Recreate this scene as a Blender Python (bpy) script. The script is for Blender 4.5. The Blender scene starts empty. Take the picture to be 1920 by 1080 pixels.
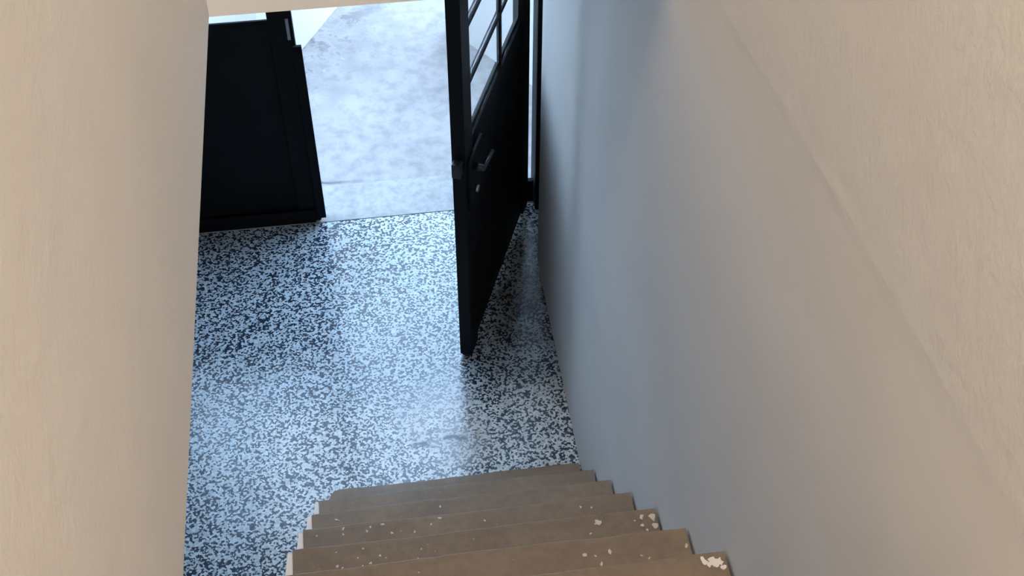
import bpy, bmesh, math, random
from mathutils import Vector
random.seed(7)
S = 3.2                      # metres per unit of eye height
C = bpy.context.scene.collection
R = math.radians

# ---------------------------------------------------------------- camera, sky, lamp, exposure
cam_data = bpy.data.cameras.new('camera')
cam_data.sensor_width = 36.0
cam_data.lens = 36.0 * 2380 / 1920
cam_data.clip_start = 0.02
cam = bpy.data.objects.new('camera', cam_data)
cam.location = (0, 0, S)
cam.rotation_euler = (R(90 - 46.7), 0, R(-7.8))
C.objects.link(cam)
bpy.context.scene.camera = cam

SKY_STRENGTH = 7.6
world = bpy.data.worlds.new('overcast_sky')
bpy.context.scene.world = world
world.use_nodes = True
wn, wl = world.node_tree.nodes, world.node_tree.links
wn.clear()
w_out = wn.new('ShaderNodeOutputWorld')
w_bg = wn.new('ShaderNodeBackground')
w_tc = wn.new('ShaderNodeTexCoord')
w_sep = wn.new('ShaderNodeSeparateXYZ')
w_ramp = wn.new('ShaderNodeValToRGB')
w_ramp.color_ramp.elements[0].position = 0.0
w_ramp.color_ramp.elements[0].color = (0.58, 0.77, 1.0, 1)
w_ramp.color_ramp.elements[1].position = 0.9
w_ramp.color_ramp.elements[1].color = (0.45, 0.68, 1.0, 1)
wl.new(w_tc.outputs['Generated'], w_sep.inputs[0])
wl.new(w_sep.outputs['Z'], w_ramp.inputs[0])
wl.new(w_ramp.outputs[0], w_bg.inputs['Color'])
w_bg.inputs['Strength'].default_value = SKY_STRENGTH
wl.new(w_bg.outputs[0], w_out.inputs['Surface'])

LAMP_POWER = 34.0
lamp_data = bpy.data.lights.new('landing_light', 'AREA')
lamp_data.shape = 'RECTANGLE'
lamp_data.size = 0.55
lamp_data.size_y = 1.3
lamp_data.energy = LAMP_POWER
lamp_data.color = (1.0, 0.89, 0.75)
lamp = bpy.data.objects.new('landing_light', lamp_data)
lamp.location = (0.04 * S, -0.70 * S, 1.18 * S)
lamp.rotation_euler = (R(90), 0, 0)
C.objects.link(lamp)
ceil_data = bpy.data.lights.new('stairwell_ceiling_light', 'AREA')
ceil_data.shape = 'DISK'
ceil_data.size = 0.35
ceil_data.energy = 71.0
ceil_data.color = (1.0, 0.84, 0.66)
ceil = bpy.data.objects.new('stairwell_ceiling_light', ceil_data)
ceil.location = (0.04 * S, 0.10 * S, 1.88 * S)
C.objects.link(ceil)

vs = bpy.context.scene.view_settings
vs.view_transform = 'Standard'
vs.look = 'None'
vs.gamma = 1.0
vs.use_curve_mapping = False
vs.exposure = 0.0

# ---------------------------------------------------------------- materials
def new_mat(name, base=(0.5, 0.5, 0.5), rough=0.6, spec=0.5, ior=1.5, metal=0.0):
    m = bpy.data.materials.new(name)
    m.use_nodes = True
    b = m.node_tree.nodes['Principled BSDF']
    b.inputs['Base Color'].default_value = (*base, 1)
    b.inputs['Roughness'].default_value = rough
    b.inputs['IOR'].default_value = ior
    b.inputs['Specular IOR Level'].default_value = spec
    b.inputs['Metallic'].default_value = metal
    return m, b

class N:
    """small helper to write node graphs"""
    def __init__(s, m):
        s.t = m.node_tree
        s.tc = s.t.nodes.new('ShaderNodeTexCoord')
    def link(s, a, b):
        s.t.links.new(a, b)
    def pos(s):
        return s.tc.outputs['Object']
    def noise(s, scale, detail=3, rough=0.5, vec=None, dist=0.0):
        n = s.t.nodes.new('ShaderNodeTexNoise')
        n.inputs['Scale'].default_value = scale
        n.inputs['Detail'].default_value = detail
        n.inputs['Roughness'].default_value = rough
        n.inputs['Distortion'].default_value = dist
        s.link(vec or s.pos(), n.inputs['Vector'])
        return n
    def ramp(s, fac, *stops, interp='LINEAR'):
        n = s.t.nodes.new('ShaderNodeValToRGB')
        n.color_ramp.interpolation = interp
        e = n.color_ramp.elements
        while len(e) < len(stops):
            e.new(0.5)
        for el, (p, c) in zip(e, stops):
            el.position = p
            el.color = (c, c, c, 1) if isinstance(c, (int, float)) else (*c, 1)
        s.link(fac, n.inputs[0])
        return n.outputs[0]
    def mix(s, fac, a, b, mode='MIX'):
        n = s.t.nodes.new('ShaderNodeMix')
        n.data_type = 'RGBA'
        n.blend_type = mode
        for v, i in ((fac, 0), (a, 6), (b, 7)):
            if hasattr(v, 'is_linked'):
                s.link(v, n.inputs[i])
            elif isinstance(v, (int, float)):
                n.inputs[i].default_value = v if i == 0 else (v, v, v, 1)
            else:
                n.inputs[i].default_value = (*v, 1)
        return n.outputs[2]
    def math(s, op, a, b=None, c=None):
        n = s.t.nodes.new('ShaderNodeMath')
        n.operation = op
        for i, v in enumerate((a, b, c)):
            if v is None:
                continue
            if hasattr(v, 'is_linked'):
                s.link(v, n.inputs[i])
            else:
                n.inputs[i].default_value = v
        return n.outputs[0]
    def bump(s, h, bsdf, strength=0.2, dist=0.01):
        n = s.t.nodes.new('ShaderNodeBump')
        n.inputs['Strength'].default_value = strength
        n.inputs['Distance'].default_value = dist
        s.link(h, n.inputs['Height'])
        s.link(n.outputs[0], bsdf.inputs['Normal'])
        return n

# painted plaster, slightly mottled with trowel grain
def plaster(name, base, grain=0.25, dist=0.004, ridge=False):
    m, b = new_mat(name, base, 0.75, 0.3)
    n = N(m)
    big = n.noise(2.2, 3, 0.55)
    fac = n.ramp(big.outputs['Fac'], (0.3, 0.0), (0.7, 1.0))
    lo = tuple(c * 0.94 for c in base)
    n.link(n.mix(fac, lo, base), b.inputs['Base Color'])
    fine = n.noise(110, 4, 0.65)
    mid = n.noise(22, 4, 0.6)
    h = n.math('ADD', n.math('MULTIPLY', fine.outputs['Fac'], 0.55), n.math('MULTIPLY', mid.outputs['Fac'], 0.9))
    if ridge:
        # old plaster joint at the level of the upper floor, coarse grain above it
        sep = n.t.nodes.new('ShaderNodeSeparateXYZ')
        n.link(n.pos(), sep.inputs[0])
        wob = n.noise(3.0, 3, 0.5)
        line = n.math('ADD', n.math('MULTIPLY', sep.outputs['Y'], -0.14), 0.735 * S)
        d = n.math('SUBTRACT', n.math('ADD', sep.outputs['Z'], n.math('MULTIPLY', n.math('SUBTRACT', wob.outputs['Fac'], 0.5), 0.03)), line)
        above = n.ramp(n.math('MULTIPLY_ADD', d, 5.0, 0.5), (0.3, 0.25), (0.7, 1.0))
        lip = n.ramp(n.math('ABSOLUTE', d), (0.0, 1.0), (0.02, 0.0))
        h = n.math('MULTIPLY', h, above)
        h = n.math('ADD', h, n.math('MULTIPLY', lip, n.math('MULTIPLY', n.noise(6).outputs['Fac'], 0.6)))
    n.bump(h, b, grain, dist)
    return m

M = {}
M['wall'] = plaster('painted_plaster', (0.82, 0.80, 0.78), 0.35, 0.004)
M['wall_right'] = plaster('painted_plaster_right', (0.82, 0.80, 0.78), 0.4, 0.004, ridge=True)
M['ceiling'] = plaster('ceiling_paint', (0.75, 0.73, 0.70), 0.15, 0.003)
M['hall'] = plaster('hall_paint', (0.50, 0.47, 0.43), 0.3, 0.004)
M['white_wall'] = plaster('white_masonry_paint', (0.93, 0.92, 0.89), 0.3, 0.006)
M['plaster_edge'] = plaster('bare_white_plaster', (0.88, 0.84, 0.82), 0.4, 0.003)

# terrazzo: white and dark chips in cement, polished, scuffed
def terrazzo():
    m, b = new_mat('terrazzo', (0.5, 0.5, 0.5), 0.2, 0.5, 1.6)
    n = N(m)
    warp = n.noise(60, 2, 0.5)
    vec = n.t.nodes.new('ShaderNodeVectorMath')
    vec.operation = 'MULTIPLY_ADD'
    n.link(warp.outputs['Color'], vec.inputs[0])
    vec.inputs[1].default_value = (0.006, 0.006, 0.006)
    n.link(n.pos(), vec.inputs[2])
    v = n.t.nodes.new('ShaderNodeTexVoronoi')
    v.inputs['Scale'].default_value = 165
    n.link(vec.outputs[0], v.inputs['Vector'])
    sep = n.t.nodes.new('ShaderNodeSeparateColor')
    n.link(v.outputs['Color'], sep.inputs[0])
    chips = n.ramp(sep.outputs[0], (0.0, (0.026, 0.036, 0.058)), (0.29, (0.075, 0.095, 0.13)), (0.43, (0.49, 0.56, 0.61)), (0.64, (0.62, 0.71, 0.77)), (0.85, (0.72, 0.82, 0.88)), interp='CONSTANT')
    dirt = n.noise(1.6, 4, 0.6)
    df = n.ramp(dirt.outputs['Fac'], (0.35, 0.90), (0.65, 1.0))
    col = n.mix(1.0, chips, df, 'MULTIPLY')
    # pale bluish patch with a mottled edge near the foot of the stairs
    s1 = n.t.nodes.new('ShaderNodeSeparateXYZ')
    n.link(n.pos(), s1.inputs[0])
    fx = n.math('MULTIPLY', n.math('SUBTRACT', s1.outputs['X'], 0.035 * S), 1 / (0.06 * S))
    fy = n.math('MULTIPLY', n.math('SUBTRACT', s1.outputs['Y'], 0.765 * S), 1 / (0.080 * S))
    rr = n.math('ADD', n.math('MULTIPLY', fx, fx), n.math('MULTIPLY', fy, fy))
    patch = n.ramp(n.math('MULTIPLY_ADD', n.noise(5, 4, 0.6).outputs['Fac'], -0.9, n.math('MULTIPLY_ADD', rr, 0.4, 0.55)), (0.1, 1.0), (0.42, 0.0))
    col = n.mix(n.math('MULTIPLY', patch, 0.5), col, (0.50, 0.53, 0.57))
    # brown grime and painted-in shade over the corner behind the open leaf
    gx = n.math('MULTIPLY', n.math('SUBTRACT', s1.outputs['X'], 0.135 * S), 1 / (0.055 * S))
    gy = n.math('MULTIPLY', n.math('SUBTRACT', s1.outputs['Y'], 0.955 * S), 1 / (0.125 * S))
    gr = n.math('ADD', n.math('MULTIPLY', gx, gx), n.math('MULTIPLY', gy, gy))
    grime_shade = n.ramp(n.math('MULTIPLY_ADD', n.noise(7, 5, 0.65).outputs['Fac'], -1.0, n.math('MULTIPLY_ADD', gr, 0.35, 0.60)), (0.1, 1.0), (0.5, 0.0))
    col = n.mix(n.math('MULTIPLY', grime_shade, 0.8), col, n.mix(1.0, col, (0.34, 0.25, 0.16), 'MULTIPLY'))
    # hairline crack across the slab
    s2 = n.t.nodes.new('ShaderNodeSeparateXYZ')
    n.link(n.pos(), s2.inputs[0])
    wob = n.noise(9, 3, 0.6)
    cy = n.math('ADD', n.math('MULTIPLY_ADD', s2.outputs['X'], 0.12, 0.7365 * S), n.math('MULTIPLY', n.math('SUBTRACT', wob.outputs['Fac'], 0.5), 0.07))
    d = n.math('ABSOLUTE', n.math('SUBTRACT', s2.outputs['Y'], cy))
    on = n.ramp(d, (0.004, 1.0), (0.013, 0.0))
    inx = n.math('MULTIPLY', n.ramp(s2.outputs['X'], (0.0, 0.0), (0.03, 1.0)), n.ramp(s2.outputs['X'], (0.17, 1.0), (0.19, 0.0)))
    brk = n.ramp(n.noise(26, 2).outputs['Fac'], (0.42, 0.0), (0.5, 1.0))
    crack = n.math('MULTIPLY', n.math('MULTIPLY', on, inx), brk)
    col = n.mix(n.math('MULTIPLY', crack, 0.95), col, (0.05, 0.05, 0.055))
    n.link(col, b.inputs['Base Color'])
    rf = n.ramp(n.noise(5, 5, 0.6).outputs['Fac'], (0.35, 0.13), (0.65, 0.26))
    n.link(rf, b.inputs['Roughness'])
    n.bump(n.noise(40, 3).outputs['Fac'], b, 0.05, 0.002)
    return m
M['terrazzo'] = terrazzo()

def concrete(name, a, c, scale, spots):
    m, b = new_mat(name, a, 0.8, 0.3)
    n = N(m)
    n1 = n.noise(scale, 6, 0.62, dist=0.4)
    n2 = n.noise(scale * 6, 4, 0.6)
    f = n.ramp(n1.outputs['Fac'], (0.32, 0.0), (0.68, 1.0))
    col = n.mix(f, a, c)
    f2 = n.ramp(n2.outputs['Fac'], (0.35, 0.78), (0.6, 1.0))
    col = n.mix(1.0, col, f2, 'MULTIPLY')
    if spots:
        # pale lime flecks and dark stains lying along the foot of the white wall
        s = n.t.nodes.new('ShaderNodeSeparateXYZ')
        n.link(n.pos(), s.inputs[0])
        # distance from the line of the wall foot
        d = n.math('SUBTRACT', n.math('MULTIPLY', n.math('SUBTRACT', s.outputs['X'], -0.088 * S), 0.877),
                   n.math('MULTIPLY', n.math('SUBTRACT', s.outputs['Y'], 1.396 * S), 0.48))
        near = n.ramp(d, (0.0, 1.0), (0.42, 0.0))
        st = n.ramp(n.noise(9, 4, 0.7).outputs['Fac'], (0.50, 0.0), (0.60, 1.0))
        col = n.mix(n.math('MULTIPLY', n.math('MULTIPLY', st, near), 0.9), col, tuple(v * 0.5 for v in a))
        fl = n.ramp(n.noise(24, 3, 0.6).outputs['Fac'], (0.66, 0.0), (0.72, 0.7))
        col = n.mix(n.math('MULTIPLY', fl, n.math('MULTIPLY_ADD', near, 0.8, 0.10)), col, (0.62, 0.62, 0.60))
        # crack beside the left leaf
        wob = n.noise(8, 3)
        cy = n.math('ADD', n.math('MULTIPLY_ADD', s.outputs['X'], -0.10, 1.121 * S), n.math('MULTIPLY', wob.outputs['Fac'], 0.03))
        dd = n.math('ABSOLUTE', n.math('SUBTRACT', s.outputs['Y'], cy))
        on = n.math('MULTIPLY', n.ramp(dd, (0.0, 1.0), (0.012, 0.0)), n.ramp(n.math('ADD', s.outputs['X'], 0.5), (0.28, 1.0), (0.46, 0.0)))
        col = n.mix(n.math('MULTIPLY', on, 0.8), col, (0.06, 0.06, 0.07))
    n.link(col, b.inputs['Base Color'])
    n.bump(n2.outputs['Fac'], b, 0.3, 0.006)
    return m
M['concrete'] = concrete('outdoor_concrete', (0.385, 0.36, 0.355), (0.47, 0.435, 0.425), 3.0, True)
M['threshold'] = concrete('threshold_cement', (0.43, 0.42, 0.41), (0.50, 0.475, 0.46), 5.0, False)

def stone():
    m, b = new_mat('brown_tread_stone', (0.14, 0.11, 0.085), 0.42, 0.6)
    n = N(m)
    f = n.ramp(n.noise(4, 5, 0.62, dist=0.5).outputs['Fac'], (0.32, 0.0), (0.68, 1.0))
    col = n.mix(f, (0.195, 0.145, 0.103), (0.245, 0.185, 0.126))
    f2 = n.ramp(n.noise(45, 4, 0.65).outputs['Fac'], (0.3, 0.82), (0.6, 1.0))
    col = n.mix(1.0, col, f2, 'MULTIPLY')
    red = n.ramp(n.noise(7, 2).outputs['Fac'], (0.6, 0.0), (0.75, 0.35))
    col = n.mix(red, col, (0.19, 0.115, 0.08))
    n.link(col, b.inputs['Base Color'])
    n.link(n.ramp(n.noise(8, 4).outputs['Fac'], (0.3, 0.50), (0.7, 0.65)), b.inputs['Roughness'])
    n.bump(n.noise(70, 4).outputs['Fac'], b, 0.25, 0.002)
    return m
M['stone'] = stone()
M['speck'], _ = new_mat('dried_white_paint', (0.62, 0.57, 0.50), 0.7, 0.3)

def black_paint():
    m, b = new_mat('black_gloss_paint', (0.004, 0.005, 0.0065), 0.42, 0.16)
    n = N(m)
    n.link(n.ramp(n.noise(5, 3).outputs['Fac'], (0.3, 0.58), (0.7, 0.70)), b.inputs['Roughness'])
    n.bump(n.noise(30, 3).outputs['Fac'], b, 0.06, 0.002)
    return m
M['black'] = black_paint()
M['steel'], _ = new_mat('worn_steel', (0.35, 0.35, 0.36), 0.3, 0.5, 1.5, 1.0)
M['dark_steel'], _ = new_mat('dark_worn_steel', (0.05, 0.052, 0.058), 0.35, 0.5, 1.5, 0.7)

def glass():
    m = bpy.data.materials.new('clear_window_glass')
    m.use_nodes = True
    b = m.node_tree.nodes['Principled BSDF']
    b.inputs['Base Color'].default_value = (0.93, 0.97, 0.97, 1)
    b.inputs['Roughness'].default_value = 0.02
    b.inputs['IOR'].default_value = 1.45
    b.inputs['Transmission Weight'].default_value = 1.0
    b.inputs['Alpha'].default_value = 0.09      # thin dusty pane
    return m
M['glass'] = glass()

# ---------------------------------------------------------------- mesh helpers
def link_mesh(name, bm, mat, parent=None, smooth=False):
    me = bpy.data.meshes.new(name)
    bm.normal_update()
    bm.to_mesh(me)
    bm.free()
    if smooth:
        for p in me.polygons:
            p.use_smooth = True
    o = bpy.data.objects.new(name, me)
    me.materials.append(mat)
    C.objects.link(o)
    if parent:
        o.parent = parent
    return o

def add_box(bm, x0, x1, y0, y1, z0, z1, bevel=0.0, seg=2):
    """box in eye-height units"""
    vv = [bm.verts.new((x * S, y * S, z * S)) for x in (x0, x1) for y in (y0, y1) for z in (z0, z1)]
    fs = [bm.faces.new([vv[i] for i in q]) for q in
          ((0, 1, 3, 2), (4, 6, 7, 5), (0, 4, 5, 1), (2, 3, 7, 6), (0, 2, 6, 4), (1, 5, 7, 3))]
    if bevel:
        es = list({e for f in fs for e in f.edges})
        bmesh.ops.bevel(bm, geom=es, offset=bevel, segments=seg, affect='EDGES', profile=0.6)
    return vv

def box(name, mat, x0, x1, y0, y1, z0, z1, parent=None, bevel=0.0):
    bm = bmesh.new()
    add_box(bm, x0, x1, y0, y1, z0, z1, bevel)
    return link_mesh(name, bm, mat, parent)

def add_cyl(bm, p, q, r, n=14):
    """cylinder between two points in metres"""
    p, q = Vector(p), Vector(q)
    d = q - p
    rot = d.to_track_quat('Z', 'Y').to_matrix().to_4x4()
    ret = bmesh.ops.create_cone(bm, cap_ends=True, segments=n, radius1=r, radius2=r, depth=d.length)
    rot.translation = (p + q) / 2
    bmesh.ops.transform(bm, matrix=rot, verts=ret['verts'])

def tag(o, label=None, cat=None, kind=None, group=None):
    if label: o['label'] = label
    if cat: o['category'] = cat
    if kind: o['kind'] = kind
    if group: o['group'] = group
    return o

def empty(name, loc=(0, 0, 0), rz=0):
    o = bpy.data.objects.new(name, None)
    o.location = loc
    o.rotation_euler = (0, 0, rz)
    C.objects.link(o)
    return o

def structure(o, label, cat):
    return tag(o, label, cat, 'structure')

# ---------------------------------------------------------------- shell
RX, LX, HY, ZS = 0.161, -0.080, 0.5660, 0.62      # right wall, stairwell left face, header face, opening height
TOP = 1.90
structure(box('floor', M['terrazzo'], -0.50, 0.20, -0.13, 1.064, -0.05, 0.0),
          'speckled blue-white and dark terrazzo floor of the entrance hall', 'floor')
structure(box('trim_1', M['threshold'], -0.42, 0.215, 1.0642, 1.125, -0.05, 0.0008, None, 0.001),
          'pale cement threshold strip between terrazzo floor and outdoor concrete', 'threshold')
bm = bmesh.new()
add_box(bm, -4, 4, 1.1255, 7, -0.06, 0.0)
add_box(bm, -4, -0.4205, 1.0, 1.1254, -0.06, 0.0)
add_box(bm, 0.2155, 4, 1.0, 1.1254, -0.06, 0.0)
structure(link_mesh('ground', bm, M['concrete']), 'stained grey concrete pavement outside the open door', 'pavement')

bm = bmesh.new()
add_box(bm, RX, RX + 0.05, -0.75, 0.968, -0.05, TOP)
structure(link_mesh('wall_right', bm, M['wall_right']), 'tall plain plaster wall along the right side of the stairs', 'wall')
# reveal beside the door, front wall with the doorway
bm = bmesh.new()
add_box(bm, 0.1885, 0.2105, 0.9685, 1.0405, -0.05, 0.70)          # recess side
add_box(bm, 0.1885, 0.60, 1.041, 1.10, -0.05, 0.95)               # pier to the right
add_box(bm, -0.9, -0.335, 1.041, 1.10, -0.05, 0.95)               # pier to the left
add_box(bm, -0.3349, 0.1884, 1.041, 1.10, 0.655, 0.95)            # lintel
structure(link_mesh('wall_front', bm, M['hall']), 'front wall around the double street door', 'wall')
structure(box('wall_left', M['wall'], LX - 0.035, LX, -0.75, HY + 0.035, ZS, TOP),
          'beige plaster stairwell wall hanging over the left side of the stairs', 'wall')
structure(box('wall_header', M['wall'], LX + 0.0002, RX - 0.0002, HY, HY + 0.035, ZS, TOP),
          'beige plaster header wall crossing above the foot of the stairs', 'wall')
bm = bmesh.new()
add_box(bm, -0.53, -0.5005, -0.16, 1.0405, -0.05, 0.70)
add_box(bm, -0.50, LX - 0.0355, -0.16, -0.1305, -0.05, 0.70)
structure(link_mesh('wall_hall', bm, M['hall']), 'plaster walls of the hall behind the stairwell', 'wall')
bm = bmesh.new()
add_box(bm, -0.50, LX - 0.0355, -0.13, 1.0405, 0.662, 0.69)
add_box(bm, LX - 0.035, 0.188, HY + 0.0355, 1.0405, 0.662, 0.69)
structure(link_mesh('ceiling', bm, M['hall']), 'ceiling of the entrance hall', 'ceiling')
structure(box('ceiling_upper', M['ceiling'], LX - 0.035, RX + 0.05, -0.75, HY + 0.035, TOP + 0.0003, TOP + 0.03),
          'ceiling above the stairwell', 'ceiling')
structure(box('wall_back', M['wall'], LX, RX, -0.75, -0.715, 0.60, TOP), 'wall behind the upper landing', 'wall')

# ---------------------------------------------------------------- staircase
SX0, SX1 = -0.0815, 0.1592
def nose_y(k): return 0.694 if k == 1 else 0.636 - 0.0592 * (k - 2)
def tread_z(k): return 0.006 if k == 1 else 0.076 + 0.0683 * (k - 2)
NST = 11
stairs = empty('staircase', ((SX0 + SX1) / 2 * S, nose_y(1) * S, 0))
tag(stairs, 'steep flight of brown stone stairs descending to the terrazzo floor', 'staircase')
inv = Vector(stairs.location)
def child(o, parent):
    o.parent = parent
    o.matrix_parent_inverse.identity()
    o.location = -inv
    return o

def make_tread(k):
    """stone slab with worn rounded nosing, slightly wavy front edge"""
    bm = bmesh.new()
    z1 = tread_z(k)
    t = 0.0115 if k > 1 else 0.0058
    yf = nose_y(k)
    yb = yf - 0.0632
    r = 0.0010 if k > 1 else 0.0022
    prof = [(yb, z1 - t), (yb, z1), (yf - r * 3, z1), (yf - r * 0.8, z1 - r * 0.12), (yf - r * 0.2, z1 - r * 0.45),
            (yf, z1 - r * 1.1), (yf, z1 - t + r * .3), (yf - r * .3, z1 - t)]
    n = 40
    rings = []
    ph = k * 1.7
    for i in range(n + 1):
        u = i / n
        xl = SX0 if k < 9 else LX + 0.0004
        x = xl + (SX1 - xl) * u
        dy = 0.0004 * math.sin(u * 7 + ph) + 0.0002 * math.sin(u * 31 + ph * 3) + random.uniform(-.0002, .0002)
        dz = 0.0003 * math.sin(u * 9 + ph)
        cut = 0.0
        if k == 1 and u < 0.06:                        # rounded corner of the bottom step
            q = 1 - u / 0.06
            cut = 0.018 * (1 - math.sqrt(max(0.0, 1 - q * q)))
        ring = []
        for (y, z) in prof:
            yy = y if y == yb else y + dy - cut
            zz = z + (dz if z > z1 - t * 0.9 and y != yb else 0)
            ring.append(bm.verts.new((x * S, yy * S, zz * S)))
        rings.append(ring)
    m = len(prof)
    for a, b_ in zip(rings, rings[1:]):
        for j in range(m):
            bm.faces.new((a[j], a[(j + 1) % m], b_[(j + 1) % m], b_[j]))
    bm.faces.new(rings[0][::-1])
    bm.faces.new(rings[-1])
    bmesh.ops.recalc_face_normals(bm, faces=bm.faces)
    return child(link_mesh('tread', bm, M['stone']), stairs)

treads = {}
for k in range(1, NST):
    treads[k] = make_tread(k)
# upper landing = the top tread
bm = bmesh.new()
add_box(bm, LX + 0.0004, SX1, -0.7145, nose_y(NST), tread_z(NST) - 0.02, tread_z(NST), 0.006)
child(link_mesh('landing', bm, M['stone']), stairs)

# masonry under the treads
bm = bmesh.new()
for k in range(1, NST):
    yf = nose_y(k) - 0.006
    t = 0.0117 if k > 1 else 0.0058
    if k == 1:
        continue
    yb = nose_y(k + 1) - 0.0062
    add_box(bm, SX0 + (0.0008 if k < 9 else 0.0022), SX1 - 0.0004, yb, yf, 0.0002 if k > 2 else 0.0062, tread_z(k) - t)
bm_y = nose_y(NST) - 0.0062
add_box(bm, SX0 + 0.0022, SX1 - 0.0004, bm_y - 0.1, bm_y, 0.0002, tread_z(NST) - 0.0205)
child(link_mesh('stair_body', bm, M['plaster_edge']), stairs)

# bare plaster strip at the open end of each step, wider towards the back
for k in range(2, 9):
    bm = bmesh.new()
    yf = nose_y(k) - 0.002
    yb = nose_y(k + 1) - 0.0018
    z1 = tread_z(k) - 0.0006
    z0 = 0.0003 if k == 2 else tread_z(k - 1) - 0.03
    w0, w1 = 0.003, 0.0105
    xr = SX0 - 0.0002
    quad = [(xr, yf), (xr - w0, yf), (xr - w1, yb), (xr, yb)]
    lo = [bm.verts.new((x * S, y * S, z0 * S)) for x, y in quad]
    hi = [bm.verts.new((x * S, y * S, z1 * S)) for x, y in quad]
    bm.faces.new(lo[::-1]); bm.faces.new(hi)
    for i in range(4):
        bm.faces.new((lo[i], lo[(i + 1) % 4], hi[(i + 1) % 4], hi[i]))
    bmesh.ops.recalc_face_normals(bm, faces=bm.faces)
    o = child(link_mesh('plaster_edge', bm, M['plaster_edge']), stairs)
    if k == 2:
        o['label'] = 'white plaster strip at the open end of the step'

# dried paint drops: (step, x, y, radius)
DROPS = [(3, 0.0203, 0.5694, 0.00061), (4, 0.0171, 0.5144, 0.00062), (4, 0.0105, 0.5095, 0.00049), (4, -0.0017, 0.505, 0.00061), (4, -0.018, 0.5061, 0.00061), (4, -0.0242, 0.5143, 0.00074), (4, -0.0332, 0.5133, 0.00056), (4, -0.0358, 0.5102, 0.00062), (4, -0.0528, 0.5148, 0.00056), (4, -0.0528, 0.5097, 0.00055), (3, -0.0617, 0.5680, 0.00074), (5, -0.0536, 0.4525, 0.00033), (5, -0.0396, 0.4466, 0.00039), (5, -0.0255, 0.4464, 0.0005), (5, -0.0216, 0.4441, 0.00033), (5, 0.0016, 0.4475, 0.00039), (5, -0.0011, 0.4408, 0.00033), (5, -0.0317, 0.4415, 0.00066), (5, -0.037, 0.4403, 0.00033), (6, -0.0359, 0.390, 0.00055), (5, -0.0532, 0.4422, 0.00067), (5, -0.0498, 0.4405, 0.0005), (6, -0.0533, 0.389, 0.0007), (6, -0.0141, 0.388, 0.00045), (6, -0.0283, 0.3895, 0.00035), (4, 0.0495, 0.5076, 0.00049), (4, -0.0718, 0.511, 0.00043), (5, -0.036, 0.4530, 0.00034), (4, 0.1205, 0.5095, 0.0006), (4, 0.1281, 0.5079, 0.00053), (5, 0.1192, 0.4521, 0.00145), (5, 0.1129, 0.4439, 0.00054), (5, 0.149, 0.452, 0.00097), (5, 0.1482, 0.4458, 0.00072), (5, 0.1437, 0.4499, 0.00042), (5, 0.1562, 0.4509, 0.00181), (5, 0.1568, 0.4444, 0.00156), (5, 0.1507, 0.4416, 0.0006), (6, 0.0963, 0.3881, 0.00075), (6, 0.1024, 0.3865, 0.00048), (6, 0.1048, 0.3806, 0.00064), (6, 0.1114, 0.388, 0.00075), (6, 0.1293, 0.3831, 0.00038), (6, 0.1334, 0.3806, 0.00048), (6, 0.1570, 0.3863, 0.00075)]
for _ in range(60):
    k = random.choice((4, 5, 5, 6, 6, 7, 8))
    DROPS.append((k, random.uniform(SX0 + 0.006, SX1 - 0.006), nose_y(k) - random.uniform(0.008, 0.056), random.uniform(0.00014, 0.0003)))

def blob(bm, x, y, z, r, n=9, stretch=None, h=0.0006):
    a0 = random.uniform(0, 6.28)
    st = stretch or random.uniform(0.8, 1.6)
    ca, sa = math.cos(a0), math.sin(a0)
    top = bm.verts.new((x, y, z + h))
    rim = []
    for i in range(n):
        a = i / n * 2 * math.pi
        rr = r * random.uniform(0.55, 1.35)
        u, v = rr * st * math.cos(a), rr / st ** 0.5 * math.sin(a)
        rim.append(bm.verts.new((x + u * ca - v * sa, y + u * sa + v * ca, z)))
    for i in range(n):
        bm.faces.new((top, rim[i], rim[(i + 1) % n]))

for k in sorted({d[0] for d in DROPS}):
    bm = bmesh.new()
    for (kk, x, y, r) in DROPS:
        if kk == k:
            blob(bm, x * S, y * S, (tread_z(k) + 0.00035) * S, r * S * 1.6)
    o = link_mesh('paint_specks', bm, M['speck'], treads[k])
    o['kind'] = 'stuff'
# chipped patch on the right end of step 7
bm = bmesh.new()
for (x, y, r) in ((0.1475, 0.3352, 0.0018), (0.1500, 0.3328, 0.0019), (0.1520, 0.3345, 0.0022), (0.1535, 0.3318, 0.0016), (0.1555, 0.3335, 0.0019), (0.1562, 0.3302, 0.0014)):
    blob(bm, x * S, y * S, (tread_z(7) + 0.0005) * S, r * S, 11, 1.3, 0.002)
o = link_mesh('plaster_patch', bm, M['plaster_edge'], treads[7])
o['label'] = 'smear of white plaster on the right end of the tread'

# ---------------------------------------------------------------- street door leaves
LW = 0.240          # leaf width
LH = 0.640          # leaf height
GZ = 0.268          # sill of the glazing
TH = 0.0125         # leaf thickness

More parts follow.
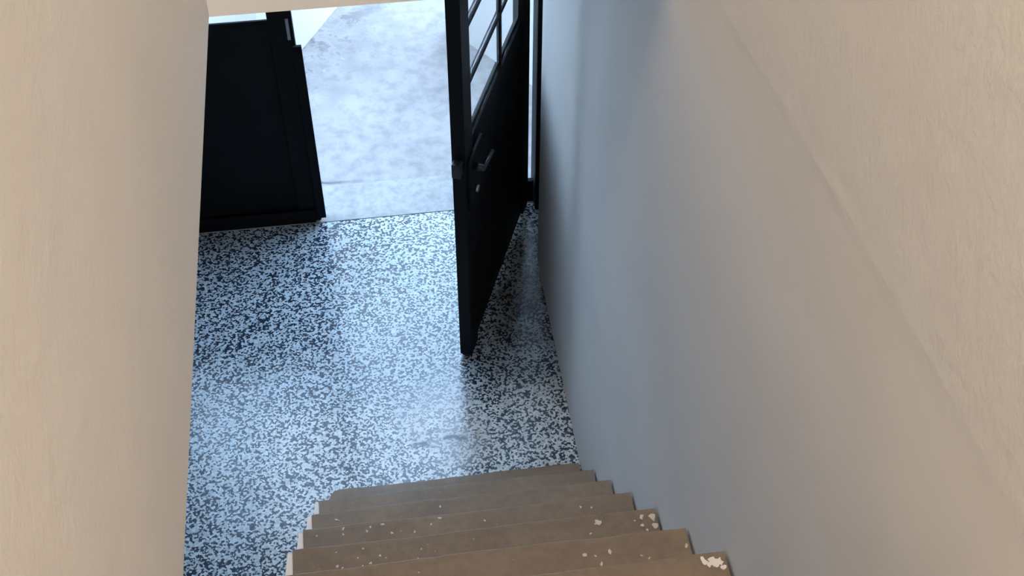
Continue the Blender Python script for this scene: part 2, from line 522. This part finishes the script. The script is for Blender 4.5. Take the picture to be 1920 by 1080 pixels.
def make_leaf(name, side, loc, rz):
    """A leaf in its own frame: hinge at x=0, free edge at x=LW, inner face towards -y*side."""
    root = empty(name, loc, rz)
    def part(n, mat, x0, x1, y0, y1, z0, z1, parent=root, bevel=0.0):
        ya, yb = sorted((y0 * side, y1 * side))
        return box(n, mat, x0, x1, ya, yb, z0, z1, parent, bevel)
    z0 = 0.004 if name == 'door_1' else 0.0016
    h = TH / 2
    part('stile', M['black'], 0.0, 0.022, -h, h, z0, LH, bevel=0.002)
    part('stile', M['black'], LW - 0.024, LW, -h, h, z0, LH, bevel=0.002)
    part('rail', M['black'], 0.0222, LW - 0.0242, -h * .5, h * .5, z0, z0 + 0.02, bevel=0.002)
    part('rail', M['black'], 0.0222, LW - 0.0242, -h * .5, h * .5, GZ - 0.02, GZ, bevel=0.002)
    part('rail', M['black'], 0.0222, LW - 0.0242, -h * .5, h * .5, LH - 0.022, LH, bevel=0.002)
    part('panel', M['black'], 0.0222, LW - 0.0242, -h * .45, h * .45, z0 + 0.0202, GZ - 0.0202)
    # glazing: bars and panes
    gx0, gx1, gz0, gz1 = 0.0222, LW - 0.0242, GZ + 0.0002, LH - 0.0222
    xm = LW - 0.142
    rows = 6
    step = (gz1 - gz0) / rows
    bw = 0.0026
    for r in range(1, rows):
        zc = gz0 + r * step
        part('glazing_bar', M['black'], gx0, gx1, -h * .35, h * .35, zc - bw, zc + bw)
    for r in range(rows):
        za = gz0 + r * step + (bw + .0002 if r else 0)
        zb = gz0 + (r + 1) * step - (bw + .0002 if r < rows - 1 else 0)
        part('glazing_bar', M['black'], xm - bw, xm + bw, -h * .3, h * .3, za, zb)
        for xa, xb in ((gx0, xm - bw - .0002), (xm + bw + .0002, gx1)):
            part('pane', M['glass'], xa, xb, -0.0007, 0.0007, za, zb)
            if r == 0:
                part('glazing_bead', M['black'], xa, xb, -h * .5, -0.0009, za, za + 0.004)
    return root, part

# right leaf, swung inwards
A = Vector((0.0680, 0.8430)); u = Vector((0.3758, 0.9267))
B = A + u * LW
rz = math.atan2(-u.y, -u.x)
door1, part = make_leaf('door_1', 1, (B.x * S, B.y * S, 0), rz)
# in this frame +y points to (u.y, -u.x) rotated: inner face (towards the right wall) found by the sign below
nrm = Vector((-math.sin(rz), math.cos(rz)))
inner = 1 if nrm.dot(Vector((0.927, -0.376))) > 0 else -1
structure(door1, 'black glazed door leaf swung open against the right wall', 'door')
def ipart(n, mat, x0, x1, d0, d1, z0, z1, parent=door1, bevel=0.0):
    return box(n, mat, x0, x1, *sorted((d0 * inner, d1 * inner)), z0, z1, parent, bevel)
h = TH / 2
lock = ipart('lock_case', M['black'], LW - 0.047, LW - 0.004, h, h + 0.003, 0.205, 0.262, bevel=0.003)
# lever handle on the lock
bm = bmesh.new()
add_cyl(bm, ((LW - 0.018) * S, (h + 0.0028) * inner * S, 0.247 * S), ((LW - 0.018) * S, (h + 0.012) * inner * S, 0.247 * S), 0.0032 * S)
add_cyl(bm, ((LW - 0.016) * S, (h + 0.0115) * inner * S, 0.247 * S), ((LW - 0.046) * S, (h + 0.0125) * inner * S, 0.244 * S), 0.0020 * S)
hd = link_mesh('handle', bm, M['dark_steel'], lock, True)
hd['label'] = 'dark lever handle'
bm = bmesh.new()
add_cyl(bm, ((LW - 0.020) * S, (h + 0.0028) * inner * S, 0.219 * S), ((LW - 0.020) * S, (h + 0.006) * inner * S, 0.219 * S), 0.0036 * S)
kc = link_mesh('key_cylinder', bm, M['steel'], lock, True)
kc['label'] = 'round metal lock cylinder'
bm = bmesh.new()
add_box(bm, LW, LW + 0.009, -0.004, 0.004, 0.253, 0.268, 0.002)
link_mesh('latch_bolt', bm, M['dark_steel'], door1)
# left leaf, shut, in the plane of the doorway
door2, part2 = make_leaf('door_2', 1, ((-0.0725 - LW) * S, 1.0735 * S, 0), 0)
structure(door2, 'closed black door leaf with solid lower panel left of the opening', 'door')
part2('meeting_strip', M['black'], LW - 0.004, LW + 0.0058, -h - 0.004, -h, 0.008, 0.243, bevel=0.002)
part2('drip_board', M['black'], 0.002, LW - 0.006, -h - 0.003, -h, 0.0014, 0.020, bevel=0.002)
sp = part2('strike_plate', M['steel'], LW - 0.0065, LW - 0.0035, -h - 0.0012, -h, 0.25, 0.275)
sp['label'] = 'small bright strike plate on the free edge'

# door frame
fr = empty('trim_2', (0, 1.06 * S, 0))
structure(fr, 'black frame around the double street door', 'door frame')
def fpart(n, *a, **kw):
    o = box(n, M['black'], *a, **kw)
    o.parent = fr
    o.location = (0, -1.06 * S, 0)
    return o
fpart('jamb', 0.1705, 0.188, 1.052, 1.085, 0.0, 0.6545, bevel=0.004)
fpart('jamb', -0.3345, -0.3165, 1.052, 1.085, 0.0035, 0.6545, bevel=0.004)
for zc in (0.0165, 0.32, 0.60):
    o = fpart('hinge', 0.1602, 0.1704, 1.0665, 1.0725, zc - 0.0155, zc + 0.0155, bevel=0.002)
fpart('head', -0.3163, 0.1703, 1.052, 1.085, 0.6425, 0.6545, bevel=0.004)

# ---------------------------------------------------------------- white walls across the yard
def prism(name, mat, pts, z0, z1):
    bm = bmesh.new()
    lo = [bm.verts.new((x * S, y * S, z0 * S)) for x, y in pts]
    hi = [bm.verts.new((x * S, y * S, z1 * S)) for x, y in pts]
    bm.faces.new(lo[::-1]); bm.faces.new(hi)
    n = len(pts)
    for i in range(n):
        bm.faces.new((lo[i], lo[(i + 1) % n], hi[(i + 1) % n], hi[i]))
    bmesh.ops.recalc_face_normals(bm, faces=bm.faces)
    return link_mesh(name, bm, mat)
d = Vector((0.48, 0.877)); P = Vector((-0.088, 1.396)); nl = Vector((-0.877, 0.48))
a, b_ = P - d * 0.09, P + d * 0.9
structure(prism('wall_outside', M['white_wall'], [a, b_, b_ + nl * 0.08, a + nl * 0.55 , a + nl * 0.55 - d * .0 + Vector((-.0, -.0001))], 0.0003, 0.55),
          'bright white outdoor wall set at an angle beyond the closed door leaf', 'wall')
q0, q1 = Vector((0.105, 1.418)), Vector((0.60, 0.722 + 0.19))
q1 = q0 + (Vector((0.171, 1.325)) - Vector((0.131, 1.382))) * 7
structure(prism('wall_yard', M['white_wall'], [q0, q1, q1 + Vector((0.06, 0.06)), q0 + Vector((0.06, 0.06))], 0.0003, 0.30),
          'low white yard wall seen through the panes of the open door leaf', 'wall')
